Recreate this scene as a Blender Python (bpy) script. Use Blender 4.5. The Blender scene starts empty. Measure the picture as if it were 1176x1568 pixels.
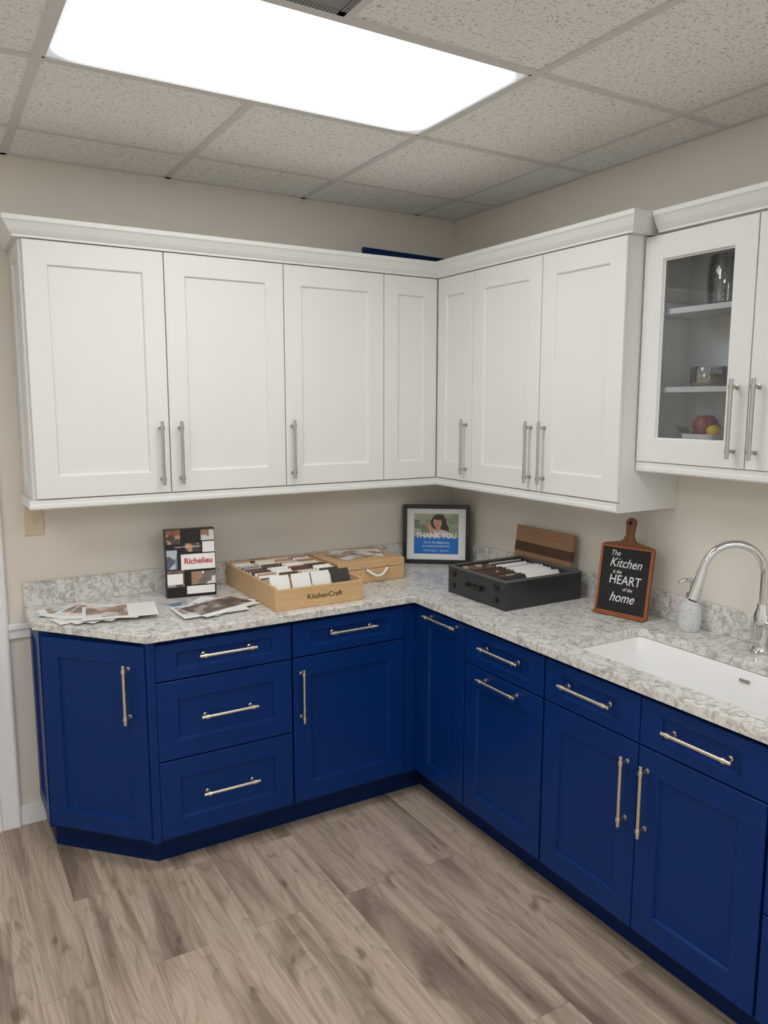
import bpy, bmesh, math, random
from mathutils import Vector, Matrix, Euler
random.seed(7)
SC=bpy.context.scene
COL=SC.collection
try:
    SC.view_settings.view_transform='Standard'
except Exception as e: print(e)

# ---------------------------------------------------------------- materials
def L(r,g,b):
    def c(v):
        v/=255.0
        return v/12.92 if v<=.04045 else ((v+.055)/1.055)**2.4
    return (c(r),c(g),c(b),1)
class N:
    def __init__(s,name):
        s.m=bpy.data.materials.new(name); s.m.use_nodes=True
        s.t=s.m.node_tree; s.b=s.t.nodes['Principled BSDF']; s.out=s.t.nodes['Material Output']
    def n(s,typ,**kw):
        x=s.t.nodes.new(typ)
        for k,v in kw.items():
            if k.startswith('i_'):
                x.inputs[k[2:].replace('_',' ')].default_value=v
            else: setattr(x,k,v)
        return x
    def l(s,a,b): s.t.links.new(a,b)
    def ramp(s,fac,stops):
        r=s.n('ShaderNodeValToRGB'); e=r.color_ramp.elements
        while len(e)<len(stops): e.new(.5)
        for q,(p,c) in zip(e,stops): q.position=p; q.color=c
        s.l(fac,r.inputs[0]); return r.outputs[0]
    def coord(s,scale=(1,1,1),rot=(0,0,0),loc=(0,0,0)):
        t=s.n('ShaderNodeTexCoord'); m=s.n('ShaderNodeMapping')
        m.inputs['Scale'].default_value=scale; m.inputs['Rotation'].default_value=rot; m.inputs['Location'].default_value=loc
        s.l(t.outputs['Object'],m.inputs[0]); return m.outputs[0]
    def mix(s,fac,a,b,mode='MIX'):
        m=s.n('ShaderNodeMix',data_type='RGBA',blend_type=mode)
        for v,i in ((fac,0),(a,6),(b,7)):
            if hasattr(v,'links') or hasattr(v,'is_linked'): s.l(v,m.inputs[i])
            else: m.inputs[i].default_value=v
        return m.outputs[2]
    def math(s,op,a,b=0.0,c=None):
        m=s.n('ShaderNodeMath',operation=op)
        for i,v in enumerate((a,b,c)):
            if v is None: continue
            if hasattr(v,'is_linked'): s.l(v,m.inputs[i])
            else: m.inputs[i].default_value=v
        return m.outputs[0]
    def noise(s,vec,scale,detail=4,rough=.5,dist=0):
        x=s.n('ShaderNodeTexNoise'); s.l(vec,x.inputs['Vector'])
        x.inputs['Scale'].default_value=scale; x.inputs['Detail'].default_value=detail
        x.inputs['Roughness'].default_value=rough; x.inputs['Distortion'].default_value=dist
        return x.outputs['Fac']
    def bump(s,h,strength=.2,dist=.002):
        b=s.n('ShaderNodeBump'); b.inputs['Strength'].default_value=strength; b.inputs['Distance'].default_value=dist
        s.l(h,b.inputs['Height']); s.l(b.outputs[0],s.b.inputs['Normal'])
    def set(s,col=None,rough=.5,metal=0,spec=None,coat=None):
        if col is not None:
            if hasattr(col,'is_linked'): s.l(col,s.b.inputs['Base Color'])
            else: s.b.inputs['Base Color'].default_value=col
        s.b.inputs['Roughness'].default_value=rough; s.b.inputs['Metallic'].default_value=metal
        if spec is not None: s.b.inputs['Specular IOR Level'].default_value=spec
        if coat is not None: s.b.inputs['Coat Weight'].default_value=coat
        return s
def plain(name,col,rough=.5,metal=0,var=.04,scale=30,**kw):
    s=N(name); v=s.coord()
    f=s.noise(v,scale,2)
    c2=tuple(max(0,x*(1-var)) for x in col[:3])+(1,)
    c=s.mix(f,col,c2)
    s.set(c,rough,metal,**kw); return s.m
def painted(name,col,rough,b=.05,scale=400,spec=None):
    s=N(name); v=s.coord(); f=s.noise(v,scale,2)
    c2=tuple(x*.97 for x in col[:3])+(1,)
    s.set(s.mix(f,col,c2),rough,spec=spec); s.bump(f,b,.0005); return s.m

M_white=painted('cabinet_white_paint',L(228,229,226),.42)
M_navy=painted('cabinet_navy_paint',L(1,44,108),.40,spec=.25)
M_navyd=painted('cabinet_navy_dark_shade',L(0,30,76),.5,spec=.2)  # darker copy of the navy; paints shade into the toe kicks
M_wall=painted('wall_paint',L(227,221,210),.85,.15,220)
M_wallh=painted('wall_paint_bounce_white',L(243,242,238),.85,.15,220)  # unseen walls, whitened to bounce more light onto the ceiling
M_trim=painted('trim_paint',L(238,239,239),.4)
M_black=plain('black_satin',L(16,16,17),.35)
M_chrome=plain('chrome',(.68,.69,.70,1),.07,1,0)
M_lblack=plain('chalkboard_black',L(24,25,27),.7)
M_paper=plain('paper_white',L(240,240,238),.6)
M_red=plain('print_red',L(185,32,45),.5)
M_chalk=plain('chalk_white',L(240,240,240),.8)
M_plate=plain('switch_almond',L(208,196,165),.4)
M_porc=plain('sink_white',L(240,240,238),.18,var=.01)
M_green=plain('leaf_green',L(60,95,40),.5)
def nickel(name,col,rough,stretch):
    s=N(name); v=s.coord(scale=stretch); f=s.noise(v,60,3)
    r=s.math('MULTIPLY_ADD',f,.18,rough-.09); s.set(col,rough,1); s.l(r,s.b.inputs['Roughness']); return s.m
M_nick=nickel('brushed_nickel',(.48,.47,.45,1),.30,(1,1,1))
M_champ=nickel('champagne_nickel',(.74,.69,.58,1),.30,(1,1,1))

# quartz
def quartz():
    s=N('quartz_countertop'); v=s.coord()
    n1=s.noise(v,22,6,.62,1.4); n2=s.noise(v,80,4,.6,.8); n3=s.noise(v,10,4,.5,2.2)
    base=s.ramp(n1,[(.34,L(184,184,180)),(.45,L(214,213,208)),(.54,L(240,239,236)),(.66,L(226,224,218))])
    sp=s.ramp(n2,[(.37,L(158,155,148)),(.46,L(232,230,226)),(.6,L(243,242,239))])
    c=s.mix(.55,base,sp,'MULTIPLY')
    d=s.math('ABSOLUTE',s.math('SUBTRACT',n3,.5))
    vein=s.ramp(d,[(0,(.62,.62,.62,1)),(.022,(1,1,1,1))])
    c=s.mix(.58,c,vein,'MULTIPLY')
    s.set(c,.2); return s.m
M_quartz=quartz()

def floor_mat():
    s=N('vinyl_plank_floor')
    v=s.coord(rot=(0,0,math.radians(90)),loc=(.13,.07,0))
    br=s.n('ShaderNodeTexBrick',offset=.37,offset_frequency=2)
    s.l(v,br.inputs['Vector'])
    br.inputs['Color1'].default_value=(0,0,0,1); br.inputs['Color2'].default_value=(1,1,1,1); br.inputs['Mortar'].default_value=(.5,.5,.5,1)
    br.inputs['Scale'].default_value=1; br.inputs['Mortar Size'].default_value=.0008; br.inputs['Mortar Smooth'].default_value=.3
    br.inputs['Brick Width'].default_value=1.22; br.inputs['Row Height'].default_value=.165
    sep=s.n('ShaderNodeSeparateColor'); s.l(br.outputs['Color'],sep.inputs[0]); rnd=sep.outputs[0]
    off=s.n('ShaderNodeCombineXYZ'); s.l(s.math('MULTIPLY',rnd,37.0),off.inputs[0]); s.l(s.math('MULTIPLY',rnd,19.0),off.inputs[1]); s.l(s.math('MULTIPLY',rnd,9.0),off.inputs[2])
    add=s.n('ShaderNodeVectorMath',operation='ADD'); s.l(v,add.inputs[0]); s.l(off.outputs[0],add.inputs[1])
    def st(sx,sy):
        mp=s.n('ShaderNodeMapping'); mp.inputs['Scale'].default_value=(sx,sy,1); s.l(add.outputs[0],mp.inputs[0]); return mp.outputs[0]
    n1=s.noise(st(.85,6.5),1.5,1,.45,.3)
    rings=s.math('FRACT',s.math('MULTIPLY',n1,16.0))
    lines=s.ramp(rings,[(0,(.64,.62,.60,1)),(.14,(.84,.83,.82,1)),(.5,(1,1,1,1)),(.92,(1,1,1,1)),(1,(.70,.68,.66,1))])
    fine=s.noise(st(4,130),1.0,5,.65)
    streak=s.noise(st(1.0,24),1.2,3,.6,.2)
    broad=s.noise(st(.8,7),1.3,3,.55,.6)
    c=s.ramp(broad,[(.30,L(128,114,101)),(.42,L(160,144,128)),(.54,L(190,174,156)),(.70,L(177,161,143))])
    c=s.mix(.62,c,lines,'MULTIPLY')
    sk=s.ramp(streak,[(.34,(.68,.66,.64,1)),(.50,(1,1,1,1))])
    c=s.mix(.62,c,sk,'MULTIPLY')
    fr=s.ramp(fine,[(.32,(.68,.66,.65,1)),(.55,(1,1,1,1))])
    c=s.mix(.6,c,fr,'MULTIPLY')
    kn=s.ramp(s.noise(st(1.8,5),2.6,2,.5,.5),[(.27,(.44,.41,.38,1)),(.36,(1,1,1,1))])
    c=s.mix(.8,c,kn,'MULTIPLY')
    tint=s.ramp(rnd,[(0,(.96,.95,.95,1)),(1,(1.12,1.11,1.11,1))])
    c=s.mix(1,c,tint,'MULTIPLY')
    c=s.mix(s.math('MULTIPLY',br.outputs['Fac'],.7),c,L(100,90,80))
    s.set(c,.42); s.bump(fine,.08,.001); return s.m
M_floor=floor_mat()

def ceil_mat():
    s=N('acoustic_ceiling_tile'); v=s.coord(scale=(1,1.6,1))
    a=s.noise(v,85,3,.55,1.0)
    f=s.ramp(a,[(.365,(0,0,0,1)),(.42,(1,1,1,1))])
    b=s.noise(s.coord(),240,2,.5)
    g=s.ramp(b,[(.33,(.0,.0,.0,1)),(.38,(1,1,1,1))])
    c=s.mix(f,L(182,180,176),L(244,243,240)); c=s.mix(g,s.mix(.5,c,L(194,192,188)),c)
    s.set(c,.9); s.bump(f,.10,.001); return s.m
M_tile=ceil_mat()
M_grid=plain('ceiling_grid_white',L(214,213,210),.5)

def wood(name,c1,c2,scale=(1,14,14),k=6,rough=.4,rot=(0,0,0)):
    s=N(name); v=s.coord(scale=scale,rot=rot)
    n=s.noise(v,3,4,.6,.6); f=s.math('FRACT',s.math('MULTIPLY',n,k)); fine=s.noise(v,18,4)
    c=s.mix(s.math('MULTIPLY',f,.5),c1,c2); c=s.mix(s.math('MULTIPLY',fine,.5),c,c2)
    s.set(c,rough); return s.m
M_birch=wood('birch_wood',L(218,184,138),L(192,152,106))
M_walnut=wood('walnut_wood',L(132,82,48),L(92,52,28),scale=(10,10,1.2))
M_acacia=wood('acacia_wood',L(172,136,104),L(130,96,68),scale=(1.5,12,12))
M_darkw=wood('dark_walnut_strip',L(92,62,46),L(66,44,32),scale=(1.5,12,12))
M_orangew=wood('cherry_edge',L(170,100,56),L(134,76,40),scale=(10,10,1.2))

def emis(name,col,st):
    s=N(name); v=s.coord()
    vo=s.n('ShaderNodeTexVoronoi'); s.l(v,vo.inputs['Vector']); vo.inputs['Scale'].default_value=90
    f=s.ramp(vo.outputs['Distance'],[(0,(1,1,1,1)),(1,(.82,.82,.82,1))])
    t=s.n('ShaderNodeTexCoord'); sx=s.n('ShaderNodeSeparateXYZ'); s.l(t.outputs['Generated'],sx.inputs[0])
    def edge(o,w,lo):
        m=s.math('MINIMUM',o,s.math('SUBTRACT',1.0,o))
        r=s.n('ShaderNodeMapRange',interpolation_type='SMOOTHSTEP'); s.l(m,r.inputs[0]); r.inputs[1].default_value=0; r.inputs[2].default_value=w; r.inputs[3].default_value=lo; r.inputs[4].default_value=1; return r.outputs[0]
    k=s.math('MULTIPLY',edge(sx.outputs[0],.09,.09),edge(sx.outputs[1],.13,.14))
    k=s.math('MAXIMUM',k,.07)
    e=s.n('ShaderNodeEmission'); s.l(s.math('MULTIPLY',k,st),e.inputs[1])
    s.l(s.mix(1,f,col,'MULTIPLY'),e.inputs[0]); s.l(e.outputs[0],s.out.inputs[0]); return s.m
M_light=emis('light_diffuser',(.99,.99,1.0,1),9.6)
M_fill=emis('fill_light_diffuser',(.99,.99,1.0,1),12.4)  # stronger emission for the unseen troffers added as fill
def glass(name,tint=(.95,.97,.97,1),k=.12):
    s=N(name); t=s.n('ShaderNodeBsdfTransparent'); t.inputs[0].default_value=tint
    g=s.n('ShaderNodeBsdfGlossy'); g.inputs['Roughness'].default_value=.03
    lw=s.n('ShaderNodeFresnel'); lw.inputs[0].default_value=1.45
    m=s.n('ShaderNodeMixShader'); s.l(s.math('ADD',lw.outputs[0],k-.05),m.inputs[0]); s.l(t.outputs[0],m.inputs[1]); s.l(g.outputs[0],m.inputs[2])
    s.l(m.outputs[0],s.out.inputs[0]); return s.m
M_pane=glass('window_pane_glass',(.97,.98,.98,1),.05)
M_gl=glass('clear_glass',(.88,.91,.91,1),.14)
def vent_mat():
    s=N('perforated_vent'); v=s.coord()
    vo=s.n('ShaderNodeTexVoronoi'); s.l(v,vo.inputs['Vector']); vo.inputs['Scale'].default_value=110; vo.inputs['Randomness'].default_value=0
    f=s.ramp(vo.outputs['Distance'],[(.30,(.01,.01,.01,1)),(.42,L(140,140,140))])
    s.set(f,.6); return s.m
M_vent=vent_mat()
def printm(name,cols,scale,dark=.0):
    s=N(name); v=s.coord()
    vo=s.n('ShaderNodeTexVoronoi',distance='CHEBYCHEV'); s.l(v,vo.inputs['Vector']); vo.inputs['Scale'].default_value=scale
    sep=s.n('ShaderNodeSeparateColor'); s.l(vo.outputs['Color'],sep.inputs[0])
    r=s.n('ShaderNodeValToRGB'); r.color_ramp.interpolation='CONSTANT'; e=r.color_ramp.elements
    while len(e)<len(cols): e.new(.5)
    for i,c in enumerate(cols): e[i].position=i/len(cols); e[i].color=c
    s.l(sep.outputs[0],r.inputs[0])
    n=s.noise(v,scale*3,3); c=s.mix(s.math('MULTIPLY',n,.35),r.outputs[0],(.3,.27,.25,1))
    s.set(c,.25); return s.m
M_pr1=printm('print_kitchen',[L(230,226,220),L(166,124,92),L(200,190,180),L(110,100,92),L(240,240,240)],22)
M_pr2=printm('print_interior',[L(60,78,104),L(190,200,210),L(104,134,166),L(225,228,226),L(150,120,92)],18)
M_pr3=printm('print_dark',[L(40,36,34),L(110,80,60),L(170,160,150),L(60,50,48)],30)
M_pr4=printm('print_orange',[L(150,80,40),L(60,40,34),L(200,150,110),L(30,28,28)],34)
M_bokeh=printm('print_bokeh',[L(130,150,118),L(160,170,145),L(100,125,90),L(178,182,160)],24)

# ---------------------------------------------------------------- geometry
def link(o,parent=None):
    COL.objects.link(o)
    if parent is not None: o.parent=parent
    return o
def empty(name,loc=(0,0,0),rot=(0,0,0),parent=None):
    e=bpy.data.objects.new(name,None); e.empty_display_size=.1; e.location=loc; e.rotation_euler=rot
    return link(e,parent)
def mesh(name,verts,faces,mats,parent=None,mi=None,smooth=False,bevel=0,seg=2):
    me=bpy.data.meshes.new(name); me.from_pydata([tuple(v) for v in verts],[],faces)
    if not isinstance(mats,(list,tuple)): mats=[mats]
    for m in mats: me.materials.append(m)
    if mi:
        for p,i in zip(me.polygons,mi): p.material_index=i
    bm=bmesh.new(); bm.from_mesh(me); bmesh.ops.recalc_face_normals(bm,faces=bm.faces); bm.to_mesh(me); bm.free()
    if smooth:
        for p in me.polygons: p.use_smooth=True
    me.update()
    o=bpy.data.objects.new(name,me); link(o,parent)
    if bevel:
        b=o.modifiers.new('b','BEVEL'); b.width=bevel; b.segments=seg; b.limit_method='ANGLE'; b.angle_limit=math.radians(40)
    return o
BF=[(0,1,2,3),(7,6,5,4),(0,4,5,1),(1,5,6,2),(2,6,7,3),(3,7,4,0)]
def bv(x0,x1,y0,y1,z0,z1):
    return [(x0,y0,z0),(x1,y0,z0),(x1,y1,z0),(x0,y1,z0),(x0,y0,z1),(x1,y0,z1),(x1,y1,z1),(x0,y1,z1)]
def box(name,x0,x1,y0,y1,z0,z1,mat,parent=None,bevel=0):
    return mesh(name,bv(x0,x1,y0,y1,z0,z1),BF,mat,parent,bevel=bevel)
class MB:
    def __init__(s): s.v=[];s.f=[];s.mi=[]
    def add(s,v,f,mi=0,mat=None):
        k=len(s.v)
        for p in v: s.v.append(tuple(mat@Vector(p)) if mat is not None else tuple(p))
        for q in f: s.f.append(tuple(i+k for i in q)); s.mi.append(mi)
    def box(s,x0,x1,y0,y1,z0,z1,mi=0,mat=None): s.add(bv(x0,x1,y0,y1,z0,z1),BF,mi,mat)
    def obj(s,name,mats,parent=None,**kw): return mesh(name,s.v,s.f,mats,parent,mi=s.mi,**kw)
def rings(mb,rl,mi=0,cap0=True,cap1=True):
    n=len(rl[0]); k=len(mb.v)
    for r in rl: mb.v+= [tuple(p) for p in r]
    for a in range(len(rl)-1):
        for i in range(n):
            j=(i+1)%n
            mb.f.append((k+a*n+i,k+a*n+j,k+(a+1)*n+j,k+(a+1)*n+i)); mb.mi.append(mi)
    if cap0: mb.f.append(tuple(k+i for i in range(n))[::-1]); mb.mi.append(mi)
    if cap1: mb.f.append(tuple(k+(len(rl)-1)*n+i for i in range(n))); mb.mi.append(mi)
def lathe(name,prof,mat,parent=None,loc=(0,0,0),seg=32,smooth=True):
    mb=MB(); rl=[[(loc[0]+r*math.cos(2*math.pi*i/seg),loc[1]+r*math.sin(2*math.pi*i/seg),loc[2]+z) for i in range(seg)] for r,z in prof]
    rings(mb,rl); o=mb.obj(name,mat,parent,smooth=smooth)
    o.modifiers.new('es','EDGE_SPLIT').split_angle=math.radians(38)
    return o
def tubev(mb,pts,r,seg=12,mi=0):
    pts=[Vector(p) for p in pts]; rl=[]; up=None
    for i,p in enumerate(pts):
        a=pts[max(0,i-1)]; b=pts[min(len(pts)-1,i+1)]; t=(b-a).normalized()
        if up is None:
            up=Vector((0,0,1)) if abs(t.z)<.9 else Vector((1,0,0))
        s=t.cross(up).normalized(); up=s.cross(t).normalized()
        rr=r[i] if isinstance(r,(list,tuple)) else r
        rl.append([p+(s*math.cos(2*math.pi*k/seg)+up*math.sin(2*math.pi*k/seg))*rr for k in range(seg)])
    rings(mb,rl,mi)
def tube(name,pts,r,mat,parent=None,seg=12):
    mb=MB(); tubev(mb,pts,r,seg); o=mb.obj(name,mat,parent,smooth=True)
    o.modifiers.new('es','EDGE_SPLIT').split_angle=math.radians(45); return o
def offpath(path,o):
    P=[Vector(p) for p in path]; out=[]
    for i in range(len(P)):
        ns=[]
        if i>0: d=(P[i]-P[i-1]).normalized(); ns.append(Vector((d.y,-d.x)))
        if i<len(P)-1: d=(P[i+1]-P[i]).normalized(); ns.append(Vector((d.y,-d.x)))
        if len(ns)==1: out.append(P[i]+ns[0]*o)
        else:
            m=(ns[0]+ns[1]).normalized(); out.append(P[i]+m*(o/m.dot(ns[0])))
    return out
def sweep(name,path,prof,mat,parent=None,mb=None,mi=0):
    own=mb is None; mb=mb or MB()
    cols=[offpath(path,o) for o,z in prof]
    rl=[[(cols[j][i].x,cols[j][i].y,prof[j][1]) for j in range(len(prof))] for i in range(len(path))]
    rings(mb,rl,mi)
    if own: return mb.obj(name,mat,parent)
def prism(name,poly,z0,z1,mat,parent=None,bevel=0):
    n=len(poly); v=[(x,y,z0) for x,y in poly]+[(x,y,z1) for x,y in poly]
    f=[tuple(range(n))[::-1],tuple(range(n,2*n))]+[(i,(i+1)%n,n+(i+1)%n,n+i) for i in range(n)]
    return mesh(name,v,f,mat,parent,bevel=bevel)
def rect(x0,x1,z0,z1,y): return [(x0,y,z0),(x1,y,z0),(x1,y,z1),(x0,y,z1)]
def door(name,x0,x1,z0,z1,yf,mat,parent,st=.07,rl=None,t=.02,gap=.0018,hole=False):
    rl=rl or st; x0+=gap;x1-=gap;z0+=gap;z1-=gap
    def R(ix,iz,y): return rect(x0+ix,x1-ix,z0+iz,z1-iz,y)
    mb=MB()
    L_=[R(0,0,yf+t),R(0,0,yf+.0015),R(.0015,.0015,yf),R(st,rl,yf),R(st+.0015,rl+.0015,yf+.001),R(st+.005,rl+.005,yf+.009),R(st+.007,rl+.007,yf+.0095)]
    if hole:
        L_.append(R(st+.007,rl+.007,yf+t)); rings(mb,L_,cap0=False,cap1=False)
        b=len(L_)-1
        for i in range(4): mb.f.append((i,(i+1)%4,b*4+(i+1)%4,b*4+i)); mb.mi.append(0)
    else: rings(mb,L_)
    return mb.obj(name,mat,parent)
def pull(name,c,length,axis,mat,parent,yf,r=.0062,off=.032):
    mb=MB(); x,z=c; h=length/2
    d=Vector((1,0,0)) if axis=='x' else Vector((0,0,1)); P=Vector((x,yf-off,z))
    tubev(mb,[P-d*h,P-d*h+d*.001,P+d*(h-.001),P+d*h],[r*.8,r,r,r*.8],14)
    for s in (-1,1):
        q=P+d*(s*h*.80)
        tubev(mb,[q+Vector((0,off,0)),q+Vector((0,off-.004,0)),q+Vector((0,off-.005,0)),q],[r*1.25,r*1.25,r*.8,r*.8],12)
        tubev(mb,[q-d*.006,q+d*.006],r*1.4,14)
    o=mb.obj(name,mat,parent,smooth=True); o.modifiers.new('es','EDGE_SPLIT').split_angle=math.radians(40); return o
def text(name,body,size,mat,parent,loc,rot=(math.pi/2,0,0),ext=.0004,shear=0,align='CENTER',off=0,sx=1):
    c=bpy.data.curves.new(name,'FONT'); c.body=body; c.size=size; c.extrude=ext; c.align_x=align; c.align_y='CENTER'; c.shear=shear; c.offset=off
    o=bpy.data.objects.new(name+'_tmp',c); COL.objects.link(o)
    bpy.context.view_layer.update()
    me=bpy.data.meshes.new_from_object(o.evaluated_get(bpy.context.evaluated_depsgraph_get()))
    bpy.data.objects.remove(o); me.materials.clear(); me.materials.append(mat)
    t=bpy.data.objects.new(name,me); t.location=loc; t.rotation_euler=rot; t.scale=(sx,1,1); return link(t,parent)
def ell(name,cx,cz,rx,rz,y,mat,parent,a=0,n=24):
    v=[]
    for i in range(n):
        t=2*math.pi*i/n; px,pz=rx*math.cos(t),rz*math.sin(t)
        v.append((cx+px*math.cos(a)-pz*math.sin(a),y,cz+px*math.sin(a)+pz*math.cos(a)))
    return mesh(name,v,[tuple(range(n))],mat,parent)

# ---------------------------------------------------------------- room
H=2.631; XL=-4.3; YF=-5.6
box('floor',XL-.1,.1,YF-.1,.1,-.08,0,M_floor)
mb=MB(); mb.box(-2.24,.1,0,.12,0,H+.1); mb.box(XL-.1,-3.075,0,.12,0,H+.1); mb.box(-3.075,-2.24,0,.12,2.04,H+.1)
mb.obj('wall_back',M_wall)
box('wall_right',0,.12,YF-.1,0,0,H+.1,M_wall)
box('wall_left',XL-.12,XL,YF,0,0,H+.1,M_wallh)
box('wall_front',XL-.1,.1,YF-.12,YF,0,H+.1,M_wallh)
T=.6096; GX=-.8417; GY=-.3375
xs=sorted([GX+T*i for i in range(-6,2) if XL<GX+T*i<0]+[XL,0]); ys=sorted([GY-T*j for j in range(0,9) if YF<GY-T*j<0]+[YF,0])
fix=[(GX-2*T,GX,GY-2*T,GY-T),(GX-2*T,GX,GY-6*T,GY-5*T),(GX-5*T,GX-3*T,GY-3*T,GY-2*T),(GX-5*T,GX-3*T,GY-7*T,GY-6*T),(GX-1*T,GX+T,GY-8*T,GY-7*T)]  # first fixture is the real one; the rest are unseen, added for fill
vent=(GX-2*T,GX-T,GY-3*T,GY-2*T)
mb=MB()
for a in range(len(xs)-1):
    for b in range(len(ys)-1):
        x0,x1,y0,y1=xs[a],xs[a+1],ys[b],ys[b+1]; cx,cy=(x0+x1)/2,(y0+y1)/2
        if any(f[0]<cx<f[1] and f[2]<cy<f[3] for f in fix+[vent]): continue
        mb.box(x0,x1,y0,y1,H+.004,H+.02)
mb.box(XL,0,YF,0,H+.12,H+.13)
ceiling=mb.obj('ceiling',M_tile)
g=MB(); w=.012
for x in xs[1:-1]:
    segs=[(YF,0)]
    for f in fix:
        if abs((f[0]+f[1])/2-x)<.05:
            segs=[s for q in segs for s in ([(q[0],f[2]),(f[3],q[1])] if q[0]<f[2] and f[3]<q[1] else [q])]
    for s in segs: g.box(x-w,x+w,s[0],s[1],H-.001,H+.006)
for y in ys[1:-1]: g.box(XL,0,y-w,y+w,H-.0013,H+.006)
g.box(XL,0,-.022,0,H-.001,H+.006); g.box(-.022,0,YF,0,H-.0015,H+.006)
g.box(XL,XL+.022,YF,0,H-.001,H+.006); g.box(XL,0,YF,YF+.022,H-.001,H+.006)
g.obj('trim_ceiling_grid',M_grid)
for i,f in enumerate(fix):
    e=empty('troffer_and_fill_light')
    mm=.016
    box('diffuser',f[0]+mm,f[1]-mm,f[2]+mm,f[3]-mm,H+.003,H+.008,M_light if i==0 else M_fill,e)
    mb=MB()
    mb.box(f[0]+w,f[1]-w,f[2]+w,f[2]+mm+.004,H-.001,H+.06); mb.box(f[0]+w,f[1]-w,f[3]-mm-.004,f[3]-w,H-.001,H+.06)
    mb.box(f[0]+w,f[0]+mm+.004,f[2]+w,f[3]-w,H-.001,H+.06); mb.box(f[1]-mm-.004,f[1]-w,f[2]+w,f[3]-w,H-.001,H+.06)
    mb.box(f[0]+w,f[1]-w,f[2]+w,f[3]-w,H+.06,H+.065)
    mb.obj('housing',M_grid,e)
e=empty('ceiling_vent')
box('grille',vent[0]+.03,vent[1]-.03,vent[2]+.03,vent[3]-.03,H-.0005,H+.006,M_vent,e)
mb=MB()
for q in ((vent[0]+w,vent[1]-w,vent[2]+w,vent[2]+.032),(vent[0]+w,vent[1]-w,vent[3]-.032,vent[3]-w),(vent[0]+w,vent[0]+.032,vent[2]+w,vent[3]-w),(vent[1]-.032,vent[1]-w,vent[2]+w,vent[3]-w)):
    mb.box(*q,H-.002,H+.01)
mb.obj('frame',M_vent,e)

box('baseboard_back',-2.150,-2.052,-.014,0,0,.082,M_trim,bevel=.003)
mb=MB(); mb.box(-2.150,-2.064,-.016,0,.79,.845); mb.box(-2.150,-2.064,-.026,0,.828,.852); mb.obj('trim_chair_rail',M_trim,bevel=.004)
mb=MB()
mb.box(-2.245,-2.150,-.020,0,0,2.12); mb.box(-2.235,-2.222,-.026,-.019,0,2.11); mb.box(-2.165,-2.155,-.024,-.019,0,2.11)
mb.box(-3.165,-3.07,-.020,0,0,2.12); mb.box(-3.165,-2.15,-.0205,0,2.03,2.12)
mb.obj('trim_door_casing',M_trim,bevel=.002)
e=empty('door_1')
door('upper_panel',-3.072,-2.243,1.0,2.036,.03,M_trim,e,st=.12,t=.035); door('lower_panel',-3.072,-2.243,.004,1.0,.03,M_trim,e,st=.12,t=.035)
lathe('knob',[(.0,0),(.028,0),(.028,.006),(.012,.01),(.012,.035),(.026,.045),(.028,.06),(.015,.07),(0,.07)],M_nick,empty('knob_mount',(-2.32,.03,.95),(math.pi/2,0,0),e))
sweep('baseboard_left',[(XL,-.0),(XL,YF)][::-1],[(0,0),(.014,0),(.014,.085),(.004,.09),(0,.09)],M_trim)

# switch
e=empty('light_switch',(-2.031,0,1.254))
box('plate',-.035,.035,-.006,0,-.057,.057,M_plate,e,bevel=.003); box('toggle_base',-.006,.006,-.0075,-.005,-.013,.013,M_plate,e); box('toggle',-.004,.004,-.016,-.005,-.002,.010,M_plate,e,bevel=.001)
for z in (-.03,.03): lathe('screw',[(0,0),(.003,0),(.003,.0015),(0,.002)],M_nick,empty('screw_mount',(0,-.006,z),(math.pi/2,0,0),e),seg=10)

# ---------------------------------------------------------------- upper cabinets
ZB,ZT=1.373,2.281
U=empty('upper_cabinet')
box('carcass',-2.053,-.001,-.294,-.001,1.345,2.29,M_white,U)
for i,(a,b) in enumerate([(-2.053,-1.566),(-1.566,-1.079),(-1.079,-.601),(-.601,-.316)]):
    door('door_%d'%(i+1),a,b,ZB,ZT,-.314,M_white,U,st=.076 if i<3 else .07,rl=.08)
for i,x in enumerate((-1.602,-1.527,-1.0525)): pull('handle_%d'%(i+1),(x,1.528),.245,'z',M_nick,U,-.314)
sd=empty('side_mount',(0,0,0),(0,0,-math.pi/2),U)
door('side_panel',.002,.294,1.345,2.29,-2.062,M_white,sd,st=.06,t=.01)
crown=[(0,2.283),(.020,2.283),(.020,2.290),(.026,2.296),(.034,2.306),(.046,2.328),(.052,2.334),(.052,2.349),(0,2.349)]
pa=[(-2.061,-.001),(-2.061,-.298),(-.299,-.298),(-.299,-1.430),(-.001,-1.430)]
sweep('crown_moulding',pa,crown,M_white,U)
rail=[(0,1.336),(.012,1.336),(.017,1.341),(.017,1.352),(.015,1.358),(.015,1.371),(0,1.371)]
sweep('light_rail',[(-2.061,-.001),(-2.061,-.298),(-.299,-.298),(-.299,-1.4265)],rail,M_white,U)
V=empty('upper_cabinet',(0,0,0),(0,0,-math.pi/2))
box('carcass',.295,1.427,-.300,-.001,1.336,2.29,M_white,V)
for i,(a,b) in enumerate([(.316,.583),(.583,1.012),(1.012,1.427)]):
    door('door_%d'%(i+1),a,b,ZB,ZT,-.315,M_white,V,st=.072 if i else .062,rl=.08,t=.0145)
for i,x in enumerate((.548,.972,1.050)): pull('handle_%d'%(i+1),(x,1.527),.245,'z',M_nick,V,-.315)
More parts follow.
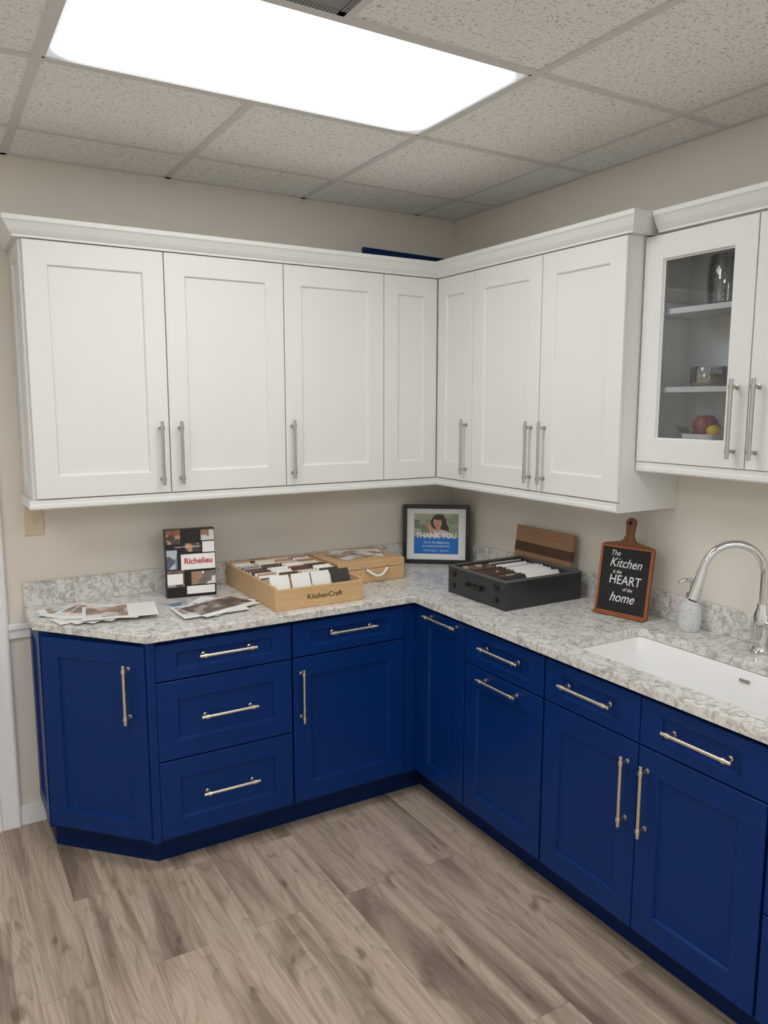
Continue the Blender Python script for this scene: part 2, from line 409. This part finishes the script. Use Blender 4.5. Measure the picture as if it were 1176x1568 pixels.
# glass cabinet
G=empty('glass_door_cabinet',(0,0,0),(0,0,-math.pi/2))
gx0,gx1,gy=1.431,2.276,-.235
M_int=painted('cabinet_interior',L(214,217,217),.6)
gz0,gz1=1.517,2.277
box('left_side',gx0,gx0+.016,gy+.021,-.001,gz0-.02,2.280,M_white,G); box('right_side',gx1-.016,gx1,gy+.021,-.001,gz0-.02,2.280,M_white,G)
box('bottom_panel',gx0+.016,gx1-.016,gy+.021,-.001,gz0-.02,1.583,M_white,G); box('top_panel',gx0+.016,gx1-.016,gy+.021,-.001,2.245,2.280,M_white,G)
box('back_panel',gx0+.016,gx1-.016,-.008,-.001,1.583,2.245,M_int,G)
for i,z in enumerate((1.775,2.035)): box('shelf_%d'%(i+1),gx0+.016,gx1-.016,gy+.035,-.008,z-.018,z,M_int,G)
mid=1.853
for i,(a,b) in enumerate(((gx0,mid),(mid,gx1))):
    door('door_%d'%(i+1),a,b,gz0,gz1,gy,M_white,G,st=.074,rl=.078,hole=True)
    box('glass_pane_%d'%(i+1),a+.080,b-.080,gy+.012,gy+.015,gz0+.083,gz1-.083,M_pane,G)
for i,x in enumerate((1.814,1.888)): pull('handle_%d'%(i+1),(x,1.672),.245,'z',M_nick,G,gy)
sweep('crown_moulding',[( gx0+.053,gy+.02),(gx1,gy+.02),(gx1,-.001)],crown,M_white,G)
sweep('light_rail',[(gx0,gy+.02),(gx1,gy+.02),(gx1,-.001)],[(o,z+.146) for o,z in rail],M_white,G)

e=empty('blue_sample_board',(-.43,-.23,2.2905),(math.radians(-6),0,math.radians(6)))
door('panel',-.24,.24,0,.108,-.01,M_navyd,e,st=.03,t=.02)

# ---------------------------------------------------------------- base cabinets
FB=-.633; zb0,zb1=.125,.868
B=empty('base_cabinet')
DP=(-2.058,-.285); DQ=(-1.752,-.6125)
mb=MB()
mb.box(-1.752,-.6125,-.6125,-.59,.105,.883)
mb.box(-2.058,-2.040,-.285,-.001,.105,.883)
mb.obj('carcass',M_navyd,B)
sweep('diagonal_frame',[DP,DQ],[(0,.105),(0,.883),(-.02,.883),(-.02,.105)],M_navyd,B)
sweep('toe_kick',[(-2.045,-.001),(-2.045,-.225),(-1.735,-.548),(-.552,-.548)],[(0,0),(0,.106),(-.02,.106),(-.02,0)],M_navyd,B)  # toe recess shade is put into the colour by the darker navy
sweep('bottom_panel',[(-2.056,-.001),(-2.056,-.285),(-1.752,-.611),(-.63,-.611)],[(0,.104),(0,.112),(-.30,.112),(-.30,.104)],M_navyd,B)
door('drawer_1',-1.738,-1.210,.729,zb1,FB,M_navy,B,st=.075,rl=.036)
door('drawer_2',-1.738,-1.210,.428,.727,FB,M_navy,B,st=.075,rl=.07)
door('drawer_3',-1.738,-1.210,zb0,.426,FB,M_navy,B,st=.075,rl=.07)
door('drawer_4',-1.206,-.687,.731,zb1,FB,M_navy,B,st=.075,rl=.036)
door('door_1',-1.206,-.687,zb0,.729,FB,M_navy,B,st=.075)
box('corner_filler',-.686,-.613,FB+.004,-.61,zb0,zb1,M_navy,B)
for i,z in enumerate((.812,.580,.280)): pull('handle_%d'%(i+1),(-1.474,z),.222,'x',M_champ,B,FB)
pull('handle_4',(-.948,.815),.218,'x',M_champ,B,FB); pull('handle_5',(-1.172,.577),.222,'z',M_champ,B,FB)
dv=Vector(DQ)-Vector(DP); ang=math.atan2(dv.y,dv.x); dl=dv.length
dm=empty('diagonal_mount',(DP[0],DP[1],0),(0,0,ang),B)
door('diagonal_door',.004,dl-.006,zb0,zb1,-.0205,M_navy,dm,st=.07)
pull('handle_6',(dl-.072,.692),.222,'z',M_champ,dm,-.0205)
sm=empty('side_mount',(0,0,0),(0,0,-math.pi/2),B)
door('side_panel',.001,.284,.105,.883,-2.072,M_navy,sm,st=.06,t=.014)
mb=MB(); mb.add([(x,y,z) for z in (.12,.883) for x,y in ((-1.762,-.634),(-1.738,-.633),(-1.738,-.60),(-1.775,-.60))],[(0,1,2,3),(7,6,5,4),(0,4,5,1),(1,5,6,2),(2,6,7,3),(3,7,4,0)]); mb.obj('corner_post',M_navy,B)

K=empty('base_cabinet',(0,0,0),(0,0,-math.pi/2))
EX=2.72
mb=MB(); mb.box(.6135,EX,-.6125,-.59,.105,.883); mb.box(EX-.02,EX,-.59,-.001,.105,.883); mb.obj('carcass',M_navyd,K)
box('toe_kick',.552,EX,-.548,-.53,0,.106,M_navyd,K); box('bottom_panel',.62,EX-.02,-.59,-.25,.104,.112,M_navyd,K)  # toe kick takes the darker navy as painted shade
box('corner_filler',.634,.664,FB+.004,-.612,zb0,zb1,M_navy,K)
door('pullout_front',.665,.981,zb0,zb1,FB,M_navy,K,st=.065)
door('drawer_1',.985,1.429,.722,zb1,FB,M_navy,K,st=.075,rl=.036)
door('door_1',.985,1.429,zb0,.720,FB,M_navy,K,st=.075)
door('false_front_1',1.434,1.842,.722,zb1,FB,M_navy,K,st=.075,rl=.036)
door('false_front_2',1.842,2.252,.722,zb1,FB,M_navy,K,st=.075,rl=.036)
door('door_2',1.434,1.842,zb0,.720,FB,M_navy,K,st=.075); door('door_3',1.842,2.252,zb0,.720,FB,M_navy,K,st=.075)
door('drawer_2',2.257,EX,.722,zb1,FB,M_navy,K,st=.075,rl=.036); door('drawer_3',2.257,EX,.428,.720,FB,M_navy,K,st=.075); door('drawer_4',2.257,EX,zb0,.426,FB,M_navy,K,st=.075)
for i,(x,z,l) in enumerate([(.842,.846,.222),(1.213,.812,.222),(1.207,.688,.222),(1.639,.805,.222),(2.055,.800,.222),(2.49,.80,.222),(2.49,.58,.222),(2.49,.28,.222)]):
    pull('handle_%d'%(i+1),(x,z),l,'x',M_champ,K,FB)
pull('handle_9',(1.805,.562),.226,'z',M_champ,K,FB); pull('handle_10',(1.880,.562),.226,'z',M_champ,K,FB)

# ---------------------------------------------------------------- countertop
CD=.652
poly=[(-2.090,-.001),(-2.090,-.262),(-1.770,-CD),(-CD,-CD),(-CD,-2.745),(-.001,-2.745),(-.001,-.001)]
ct=prism('countertop_tmp',poly,.884,.914,M_quartz)
def rrect(x0,x1,y0,y1,r,z,n=6):
    out=[]
    for cx,cy,a0 in ((x1-r,y1-r,0),(x0+r,y1-r,90),(x0+r,y0+r,180),(x1-r,y0+r,270)):
        for i in range(n+1):
            a=math.radians(a0+90*i/n); out.append((cx+r*math.cos(a),cy+r*math.sin(a),z))
    return out
SX0,SX1,SY0,SY1=-.560,-.205,-2.262,-1.460
mb=MB(); rings(mb,[rrect(SX0,SX1,SY0,SY1,.022,.86),rrect(SX0,SX1,SY0,SY1,.022,.94)]); cut=mb.obj('cut',M_quartz)
bo=ct.modifiers.new('bo','BOOLEAN'); bo.operation='DIFFERENCE'; bo.solver='EXACT'; bo.object=cut
bpy.context.view_layer.update()
me=bpy.data.meshes.new_from_object(ct.evaluated_get(bpy.context.evaluated_depsgraph_get()))
bpy.data.objects.remove(ct); bpy.data.objects.remove(cut)
CT=empty('countertop')
slab=bpy.data.objects.new('slab',me); link(slab,CT)
b_=slab.modifiers.new('b','BEVEL'); b_.width=.003; b_.segments=2; b_.limit_method='ANGLE'; b_.angle_limit=math.radians(50)
mb=MB(); mb.box(-2.088,-.001,-.021,-.001,.9143,1.012); mb.box(-.021,-.001,-2.745,-.021,.9143,1.012)
mb.obj('backsplash',M_quartz,CT,bevel=.0015)

# sink
S=empty('kitchen_sink')
mb=MB()
def rr(i,z,r=.022): return rrect(SX0+i,SX1-i,SY0+i,SY1-i,r,z)
rl=[rr(-.02,.883),rr(-.004,.883),rr(.0,.878),rr(.006,.74,.026),rr(.012,.715,.032),rr(.03,.699,.05),rr(.06,.693,.05),rr(.12,.690,.04)]
rings(mb,rl,cap0=False)
o=mb.obj('basin',M_porc,S,smooth=True); sf=o.modifiers.new('s','SOLIDIFY'); sf.thickness=.004; sf.offset=-1
lathe('drain',[(0,.0),(.045,0),(.045,.003),(.035,.0035),(.03,.001),(0,.001)],M_chrome,S,((SX0+SX1)/2,-1.9,.6905))
box('overflow_slot',SX1-.008,SX1-.0015,-1.905,-1.870,.846,.854,M_nick,S)

# faucet
F=empty('kitchen_faucet',(-.096,-1.858,.914))
d=Vector((-.175,.118,0)).normalized()
lathe('base',[(0,0),(.030,0),(.030,.006),(.024,.012),(.021,.03),(.024,.045),(.026,.09),(.026,.125),(.019,.15),(.017,.165),(0,.165)],M_chrome,F)
pts=[Vector((0,0,.16)),Vector((0,0,.20)),Vector((0,0,.262))]
Rr=.098
for i in range(1,15):
    a=math.pi*i/14*.95; pts.append(d*(Rr-Rr*math.cos(a))+Vector((0,0,.262+Rr*math.sin(a))))
tube('gooseneck',pts,[.0125]*len(pts),M_chrome,F,20)
p=pts[-1]; dn=(pts[-1]-pts[-2]).normalized()
tube('spray_head',[p-dn*.005,p+dn*.01,p+dn*.02,p+dn*.085,p+dn*.105,p+dn*.107],[.0135,.0145,.015,.0185,.0195,.016],M_chrome,F,20)
tube('nozzle',[p+dn*.106,p+dn*.11],[.015,.015],M_black,F,20)
tube('lever',[Vector((0,-.02,.105)),Vector((.0,-.045,.112)),Vector((.0,-.075,.135)),Vector((.0,-.10,.165))],[.013,.010,.007,.006],M_chrome,F,14)
tube('lever_hub',[Vector((0,-.015,.10)),Vector((0,-.042,.10))],[.018,.016],M_chrome,F,18)

# soap dispenser
D=empty('soap_dispenser',(-.078,-1.571,.9145))
prof=[(0,0),(.032,0),(.037,.006),(.040,.03),(.040,.075),(.035,.095),(.020,.112),(.014,.118),(.014,.124),(0,.124)]
def diamond():
    s=N('cut_glass'); v=s.coord()
    vo=s.n('ShaderNodeTexVoronoi'); s.l(v,vo.inputs['Vector']); vo.inputs['Scale'].default_value=85
    f=s.ramp(vo.outputs['Distance'],[(.0,L(165,170,170)),(.35,L(240,243,243))])
    s.set(f,.1); s.b.inputs['Transmission Weight'].default_value=.45; s.b.inputs['IOR'].default_value=1.3
    s.bump(vo.outputs['Distance'],.5,.004); return s.m
lathe('bottle',prof,diamond(),D)
lathe('collar',[(0,.124),(.015,.124),(.015,.138),(.009,.142),(.0,.142)],M_chrome,D)
tube('pump_stem',[(0,0,.14),(0,0,.178)],.004,M_chrome,D)
tube('pump_spout',[Vector((0.008,0,.18)),Vector((0,0,.184)),Vector((-.03,.014,.184)),Vector((-.042,.019,.176))],[.008,.009,.006,.0045],M_chrome,D)

# ---------------------------------------------------------------- counter items
bk=empty('brochure_box',(-1.461,-.185,.9145),(math.radians(-3),0,math.atan2(-.029,.2)))
box('body',-.102,.102,0,.055,0,.285,M_black,bk,bevel=.001)
def patch(n,x0,x1,z0,z1,m,par,y=-.0008,t=.0007): return box(n,x0,x1,y,y+t,z0,z1,m,par)
patch('photo_1',-.098,-.040,.225,.283,M_pr4,bk); patch('photo_2',-.098,-.055,.12,.20,M_pr2,bk); patch('photo_3',-.098,-.030,.045,.115,M_pr3,bk)
patch('photo_4',.045,.100,.235,.280,M_pr1,bk); patch('photo_5',.0,.100,.05,.105,M_pr1,bk); patch('photo_6',-.02,.04,.19,.225,M_pr4,bk)
patch('white_band',-.040,.100,.115,.180,M_paper,bk,-.0012); patch('white_square',-.098,-.035,.055,.10,M_paper,bk,-.0012); patch('white_strip',-.02,.096,.012,.045,M_paper,bk); patch('photo_7',.05,.100,.185,.23,M_paper,bk)
text('title','Richelieu',.034,M_red,bk,(.031,-.0018,.150),off=.0007,sx=.95)
text('caption','Interior finishes collection',.010,M_paper,bk,(-.01,-.0014,.212))

# wooden sample box (open)
wx0,wx1,wy0,wy1,hb=-1.257,-.868,-.592,-.030,.088
W=empty('wooden_sample_box',(0,0,.9145))
mb=MB(); t=.012
mb.box(wx0,wx1,wy0,wy0+t,0,hb-.004); mb.box(wx0,wx1,wy1-t,wy1,0,hb+.01); mb.box(wx0,wx0+t,wy0+t,wy1-t,0,hb+.006); mb.box(wx1-t,wx1,wy0+t,wy1-t,0,hb+.006); mb.box(wx0+t,wx1-t,wy0+t,wy1-t,0,.008)
mb.box((wx0+wx1)/2-.005,(wx0+wx1)/2+.005,wy0+t,wy1-t,.008,hb-.015)
mb.obj('tray',M_birch,W,bevel=.002)
text('logo','KitchenCraft',.030,M_black,W,((wx0+wx1)/2+.02,wy0-.0005,.042))
chipm=[plain('chip_white',L(236,236,232),.4),plain('chip_grey',L(170,168,162),.4),plain('chip_brown',L(90,64,48),.4),plain('chip_tan',L(176,140,104),.4),plain('chip_charcoal',L(58,56,56),.4),plain('chip_cream',L(222,214,196),.4)]
mb=MB()
for c in range(4):
    xc=wx0+t+.048+c*.0905; y=wy0+.050; first=True
    while y<wy1-.055:
        tilt=math.radians(-30+random.uniform(-5,5)); hgt=random.choice((.092,.098,.104))
        i=random.choices(range(6),(6,3,4,3,3,4))[0]
        if first: i=[0,0,0,4][c]; hgt=.118; tilt=math.radians(-24)
        mat=Matrix.Translation((xc+random.uniform(-.003,.003),y,.012))@Matrix.Rotation(tilt,4,'X')
        mb.box(-.041,.041,0,.007,0,hgt,i,mat); y+=.07 if first else random.uniform(.012,.024); first=False
mb.obj('finish_chips',chipm,W)

# closed wooden case
W2=empty('wooden_sample_case',(0,0,.9145))
cx0,cx1,cy0,cy1=-.853,-.505,-.340,-.032
mb=MB(); mb.box(cx0,cx1,cy0,cy1,0,.062); mb.box(cx0,cx1,cy0,cy1,.0635,.100); mb.obj('case',M_birch,W2,bevel=.003)
tube('rope_handle',[Vector((-.71+.11*(i/10),cy0-.006-.018*math.sin(math.pi*i/10),.062-.030*math.sin(math.pi*i/10))) for i in range(11)],.0055,M_paper,W2)
mb=MB(); mb.box(-.715,-.705,cy0-.008,cy0,.05,.072); mb.box(-.605,-.595,cy0-.008,cy0,.05,.072); mb.obj('handle_brackets',M_chrome,W2)
for i,(x,y,r,m) in enumerate(((-.68,-.18,.2,M_pr1),(-.66,-.15,-.35,M_paper))):
    q=empty('leaflet_mount_%d'%i,(x,y,.1005+.0012*(1-i)),(0,0,r),W2); box('leaflet_%d'%i,-.12,.12,-.08,.08,0,.001,m,q)

# picture frame in the corner
fl=Vector((-.325,-.040)); fr_=Vector((-.058,-.245)); fd=fr_-fl; fw_=fd.length
P=empty('picture_frame',(fl.x+fd.x/2,fl.y+fd.y/2,.9145),(math.radians(-5),0,math.atan2(fd.y,fd.x)))
hw=fw_/2; fh=.298; bw=.020
mb=MB()
for q in ((-hw,hw,0,bw),(-hw,hw,fh-bw,fh),(-hw,-hw+bw,bw,fh-bw),(hw-bw,hw,bw,fh-bw)): mb.box(q[0],q[1],-.018,.0,q[2],q[3])
mb.box(-hw+.003,hw-.003,0,.003,.003,fh-.003); mb.obj('frame',M_black,P,bevel=.002)
box('mat_board',-hw+bw,hw-bw,-.004,-.001,bw,fh-bw,M_paper,P)
M_blue=plain('print_blue',L(10,110,195),.5); M_skin=plain('print_skin',L(205,150,120),.4); M_hair=plain('print_hair',L(52,32,26),.4); M_shirt=plain('print_shirt',L(200,185,185),.4)
px0,px1,pz0,pz1=-.112,.112,.048,.252
box('print_photo',px0,px1,-.0048,-.0042,.130,pz1,M_bokeh,P); box('print_band',px0,px1,-.0049,-.0042,pz0,.134,M_blue,P)
ell('printed_hair',.012,.208,.040,.040,-.0050,M_hair,P); ell('printed_hair_side',.035,.180,.026,.040,-.00505,M_hair,P,.3)
mesh('printed_shirt',[(-.045,-.0051,.1345),(.075,-.0051,.1345),(.055,-.0051,.165),(.010,-.0051,.176),(-.03,-.0051,.165)],[(0,1,2,3,4)],M_shirt,P)
ell('printed_arm',-.030,.175,.011,.034,-.0052,M_skin,P,.5); ell('printed_neck',.010,.180,.011,.018,-.00525,M_skin,P); ell('printed_face',.006,.207,.021,.028,-.0053,M_skin,P,.15)
ell('printed_eye_left',-.002,.212,.003,.0016,-.0054,M_hair,P); ell('printed_eye_right',.014,.214,.003,.0016,-.0054,M_hair,P); ell('printed_mouth',.008,.194,.006,.0022,-.0054,M_red,P)
ell('printed_fringe',.012,.233,.026,.012,-.0055,M_hair,P,.1)
text('thank_you','THANK YOU',.036,M_paper,P,(.0,-.0064,.140),off=.0012,sx=.98)
text('line_1','This Is The Beginning',.015,M_paper,P,(0,-.0054,.106)); text('line_2','of something wonderful here',.012,M_paper,P,(0,-.0054,.088))
text('line_3','123 Main Street   |   showroom',.010,M_paper,P,(0,-.0054,.065))

# black sample box (open, filled)
X=empty('black_sample_box',(0,0,.9145))
bx0,bx1,by0,by1,bh=-.483,-.080,-1.040,-.660,.118
M_bbox=plain('black_box_lacquer',L(46,50,50),.2)
M_rim=plain('box_grey_rim',L(88,92,90),.35)
mb=MB(); t=.010
for z0,z1,i in ((0,bh-.006,0),(bh-.006,bh,1)):
    o_=.0 if i==0 else .002
    mb.box(bx0-o_,bx1+o_,by0-o_,by0+t+o_,z0,z1,i); mb.box(bx0-o_,bx1+o_,by1-t-o_,by1+o_,z0,z1,i); mb.box(bx0-o_,bx0+t+o_,by0+t+o_,by1-t-o_,z0,z1,i); mb.box(bx1-t-o_,bx1+o_,by0+t+o_,by1-t-o_,z0,z1,i)
mb.box(bx0+t,bx1-t,by0+t,by1-t,0,.008)
mb.obj('body',[M_bbox,M_rim],X)
tube('handle',[(bx0-.001,-.80,.060),(bx0-.018,-.80,.057),(bx0-.020,-.805,.056),(bx0-.020,-.885,.056),(bx0-.018,-.89,.057),(bx0-.001,-.89,.060)],.006,M_black,X)
mb=MB()
for y in (-.80,-.89): mb.box(bx0-.004,bx0,y-.012,y+.012,.048,.072)
for y in (-.70,-.985): mb.box(bx0-.006,bx0,y-.012,y+.012,.075,.095)
mb.obj('latches',M_black,X,bevel=.001)
for y in (-.70,-.985): lathe('foot_knob',[(0,0),(.011,0),(.011,.008),(.006,.012),(0,.012)],M_black,empty('knob_mount',(bx0,y,.035),(0,-math.pi/2,0),X),seg=16)
mb=MB()
cm=[M_pr4,M_pr3,chipm[0],chipm[4],chipm[1],chipm[2]]
for c in range(2):
    x0=bx0+t+.004+c*.188; y=by0+.030
    while y<by1-.085:
        mat=Matrix.Translation((x0,y,.012))@Matrix.Rotation(math.radians(-42+random.uniform(-3,3)),4,'X')
        i=(random.choices(range(6),(3,5,0,3,0,3))[0] if c==0 else (2 if y<by0+.15 else random.choice((2,3,4))))
        mb.box(0,.182,0,.006,0,.128+random.uniform(-.006,.004),i,mat); y+=random.uniform(.018,.03)
mb.obj('sample_cards',cm,X)

# chalkboard sign
sb=Vector((-.171,-1.205)); sr=Vector((-.122,-1.417)); sv=sr-sb; sw=sv.length
Q=empty('chalkboard_sign',((sb.x+sr.x)/2,(sb.y+sr.y)/2,.9145),(math.radians(-9),0,math.atan2(sv.y,sv.x)))
h2=sw/2; bh_=.272
outl=[(-h2,0),(h2,0),(h2,bh_-.01),(h2-.006,bh_),(.040,bh_+.012),(.024,bh_+.020),(.016,bh_+.040),(.018,bh_+.075)]
for i in range(0,9):
    a=math.radians(-10+200*i/8); outl.append((.021*math.cos(a),bh_+.085+.021*math.sin(a)))
outl+=[(-.018,bh_+.075),(-.016,bh_+.040),(-.024,bh_+.020),(-.040,bh_+.012),(-h2+.006,bh_),(-h2,bh_-.01)]
n=len(outl); v=[(x,0,z) for x,z in outl]+[(x,.014,z) for x,z in outl]
mesh('board',v,[tuple(range(n)),tuple(range(n,2*n))[::-1]]+[(i,(i+1)%n,n+(i+1)%n,n+i) for i in range(n)],M_walnut,Q,bevel=.002)
ell('handle_hole',0,bh_+.085,.007,.007,-.0012,M_lblack,Q)
mb=MB(); 
for q in ((-h2,h2,0,.012),(-h2,-h2+.010,.012,bh_-.012),(h2-.010,h2,.012,bh_-.012),(-h2,h2,bh_-.014,bh_-.006)): mb.box(q[0],q[1],-.005,0,q[2],q[3])
mb.obj('raised_edge',M_orangew,Q,bevel=.0015)
box('ledge',-h2,h2,-.026,0,0,.006,M_orangew,Q,bevel=.001)
box('slate',-h2+.010,h2-.010,-.002,.0,.012,bh_-.014,M_lblack,Q)
for i,(tx,s,z,x,sh) in enumerate((('The',.030,.236,-.045,.2),('Kitchen',.050,.200,0,.35),('is the',.020,.166,-.03,.2),('HEART',.050,.135,.005,.1),('of the',.020,.102,.02,.2),('home',.052,.068,.0,.35))):
    text('lettering_%d'%(i+1),tx,s,M_chalk,Q,(x,-.0026,z),shear=sh,sx=.85)

# cutting board leaning against wall B behind the box
R_=empty('cutting_board',(-.060,-.775,.9145),(math.radians(-7),0,-math.pi/2))
mb=MB(); hw=.18
for z0,z1,i in ((0,.075,0),(.075,.135,0),(.135,.178,1),(.178,.25,0)): mb.box(-hw,hw,-.018,0,z0,z1,i)
mb.obj('board',[M_acacia,M_darkw],R_)

# brochures
def sheets(name,items):
    e=empty(name)
    for i,(x,y,r,wd,hh,m) in enumerate(items):
        q=empty('sheet_mount_%d'%i,(x,y,.9146+.0026*i),(0,0,math.radians(r)),e)
        box('sheet_%d'%i,-wd/2,wd/2,-hh/2,hh/2,0,.0018,M_paper,q)
        if m is M_paper:
            box('sheet_photo_%d'%i,-wd/2+.012,wd*.1,-hh/2+.02,hh/2-.015,.0018,.0021,M_pr1,q)
        else:
            box('sheet_photo_%d'%i,-wd/2+.004,wd/2-.004,-hh/2+.035,hh/2-.004,.0018,.0021,m,q)
sheets('brochure_stack',[(-1.955,-.20,35,.20,.13,M_pr2),(-1.940,-.220,-78,.26,.19,M_pr2),(-1.920,-.240,-66,.26,.19,M_pr2),(-1.90,-.255,-54,.27,.20,M_pr2),(-1.87,-.27,-42,.27,.20,M_paper),(-1.825,-.295,-26,.27,.20,M_pr1),(-1.785,-.325,-10,.27,.20,M_paper)])
sheets('brochure_stack',[(-1.475,-.335,10,.27,.18,M_pr2),(-1.45,-.38,50,.27,.18,M_paper),(-1.42,-.40,34,.27,.18,M_pr1),(-1.47,-.44,2,.26,.18,M_paper),(-1.43,-.43,22,.27,.18,M_pr3)])

# things inside glass cabinet
E=empty('wire_lantern',(-.12,-1.662,2.0355))
lathe('glass_cylinder',[(.040,.003),(.047,.01),(.050,.08),(.047,.15),(.038,.16),(.036,.16),(.044,.15),(.047,.08),(.044,.01)],M_gl,E)
M_wire=plain('wire_grey',L(90,90,90),.4,.6)
mb=MB()
for k in range(10):
    for s in (-1,1):
        pts=[]
        for i in range(17):
            z=.002+.158*i/16; rr_=.053-.010*abs(i/8-1)**2; a=2*math.pi*k/10+s*.09*math.sin(i*math.pi/2.0+0)*2
            pts.append((rr_*math.cos(a),rr_*math.sin(a),z))
        tubev(mb,pts,.0011,6)
mb.obj('wire_cage',M_wire,E,smooth=True)
E=empty('glass_canister',(-.10,-1.612,1.7755))
lathe('jar',[(.0,0),(.058,0),(.063,.01),(.063,.06),(.058,.066),(.056,.066),(.060,.058),(.060,.012),(0,.004)],M_gl,E)
lathe('filling',[(0,.005),(.056,.005),(.058,.03),(.050,.040),(0,.046)],plain('oats_beige',L(206,174,138),.8),E)
E=empty('fruit_basket',(-.125,-1.628,1.5835))
bm_=MB()
rings(bm_,[rrect(-.05,.05,-.058,.058,.02,0),rrect(-.056,.056,-.064,.064,.02,.035),rrect(-.052,.052,-.060,.060,.02,.035),rrect(-.046,.046,-.054,.054,.02,.004)])
bm_.obj('basket',M_paper,E,smooth=False)
def fruit(n,x,y,z,r,c,sz=1): 
    m=plain(n+'_skin',c,.3); o=lathe(n,[(.0,-r*.8),(r*.5,-r*.88),(r*.85,-r*.5),(r,0),(r*.9,r*.45),(r*.55,r*.8),(r*.2,r*.84),(0,r*.74)],m,E,(x,y,z),20)
fruit('apple',-.005,-.002,.062,.042,L(128,26,40)); fruit('lemon',-.02,-.045,.046,.023,L(232,192,30)); fruit('plum',.01,.035,.035,.022,L(80,30,60)); fruit('small_apple',.025,-.01,.05,.026,L(130,34,34))
for i in range(9):
    y0=.026+.005*i; mesh('leaf_%d'%i,[(-.045,y0,.034),(-.054,y0+.012,.054+.005*(i%3)),(-.040,y0+.026,.064),(-.034,y0+.008,.040)],[(0,1,2,3)],M_green,E)

# ---------------------------------------------------------------- world + camera
wd=bpy.data.worlds.new('room_world'); SC.world=wd; wd.use_nodes=True
wd.node_tree.nodes['Background'].inputs[0].default_value=(.8,.82,.85,1); wd.node_tree.nodes['Background'].inputs[1].default_value=.3
cam=bpy.data.cameras.new('camera'); co=bpy.data.objects.new('camera',cam); COL.objects.link(co)
a,p,r=.5383,-.1396,.0010
fwv=Vector((math.sin(a)*math.cos(p),math.cos(a)*math.cos(p),math.sin(p))); Rv=Vector((math.cos(a),-math.sin(a),0)); Uv=Rv.cross(fwv)
R2=Rv*math.cos(r)+Uv*math.sin(r); U2=-Rv*math.sin(r)+Uv*math.cos(r)
m3=Matrix((R2,U2,-fwv)).transposed()
co.matrix_world=Matrix.Translation((-2.4009,-3.3289,1.7206))@m3.to_4x4()
cam.sensor_fit='HORIZONTAL'; cam.sensor_width=36; cam.lens=36*1189.46/1176; cam.clip_start=.05
SC.camera=co
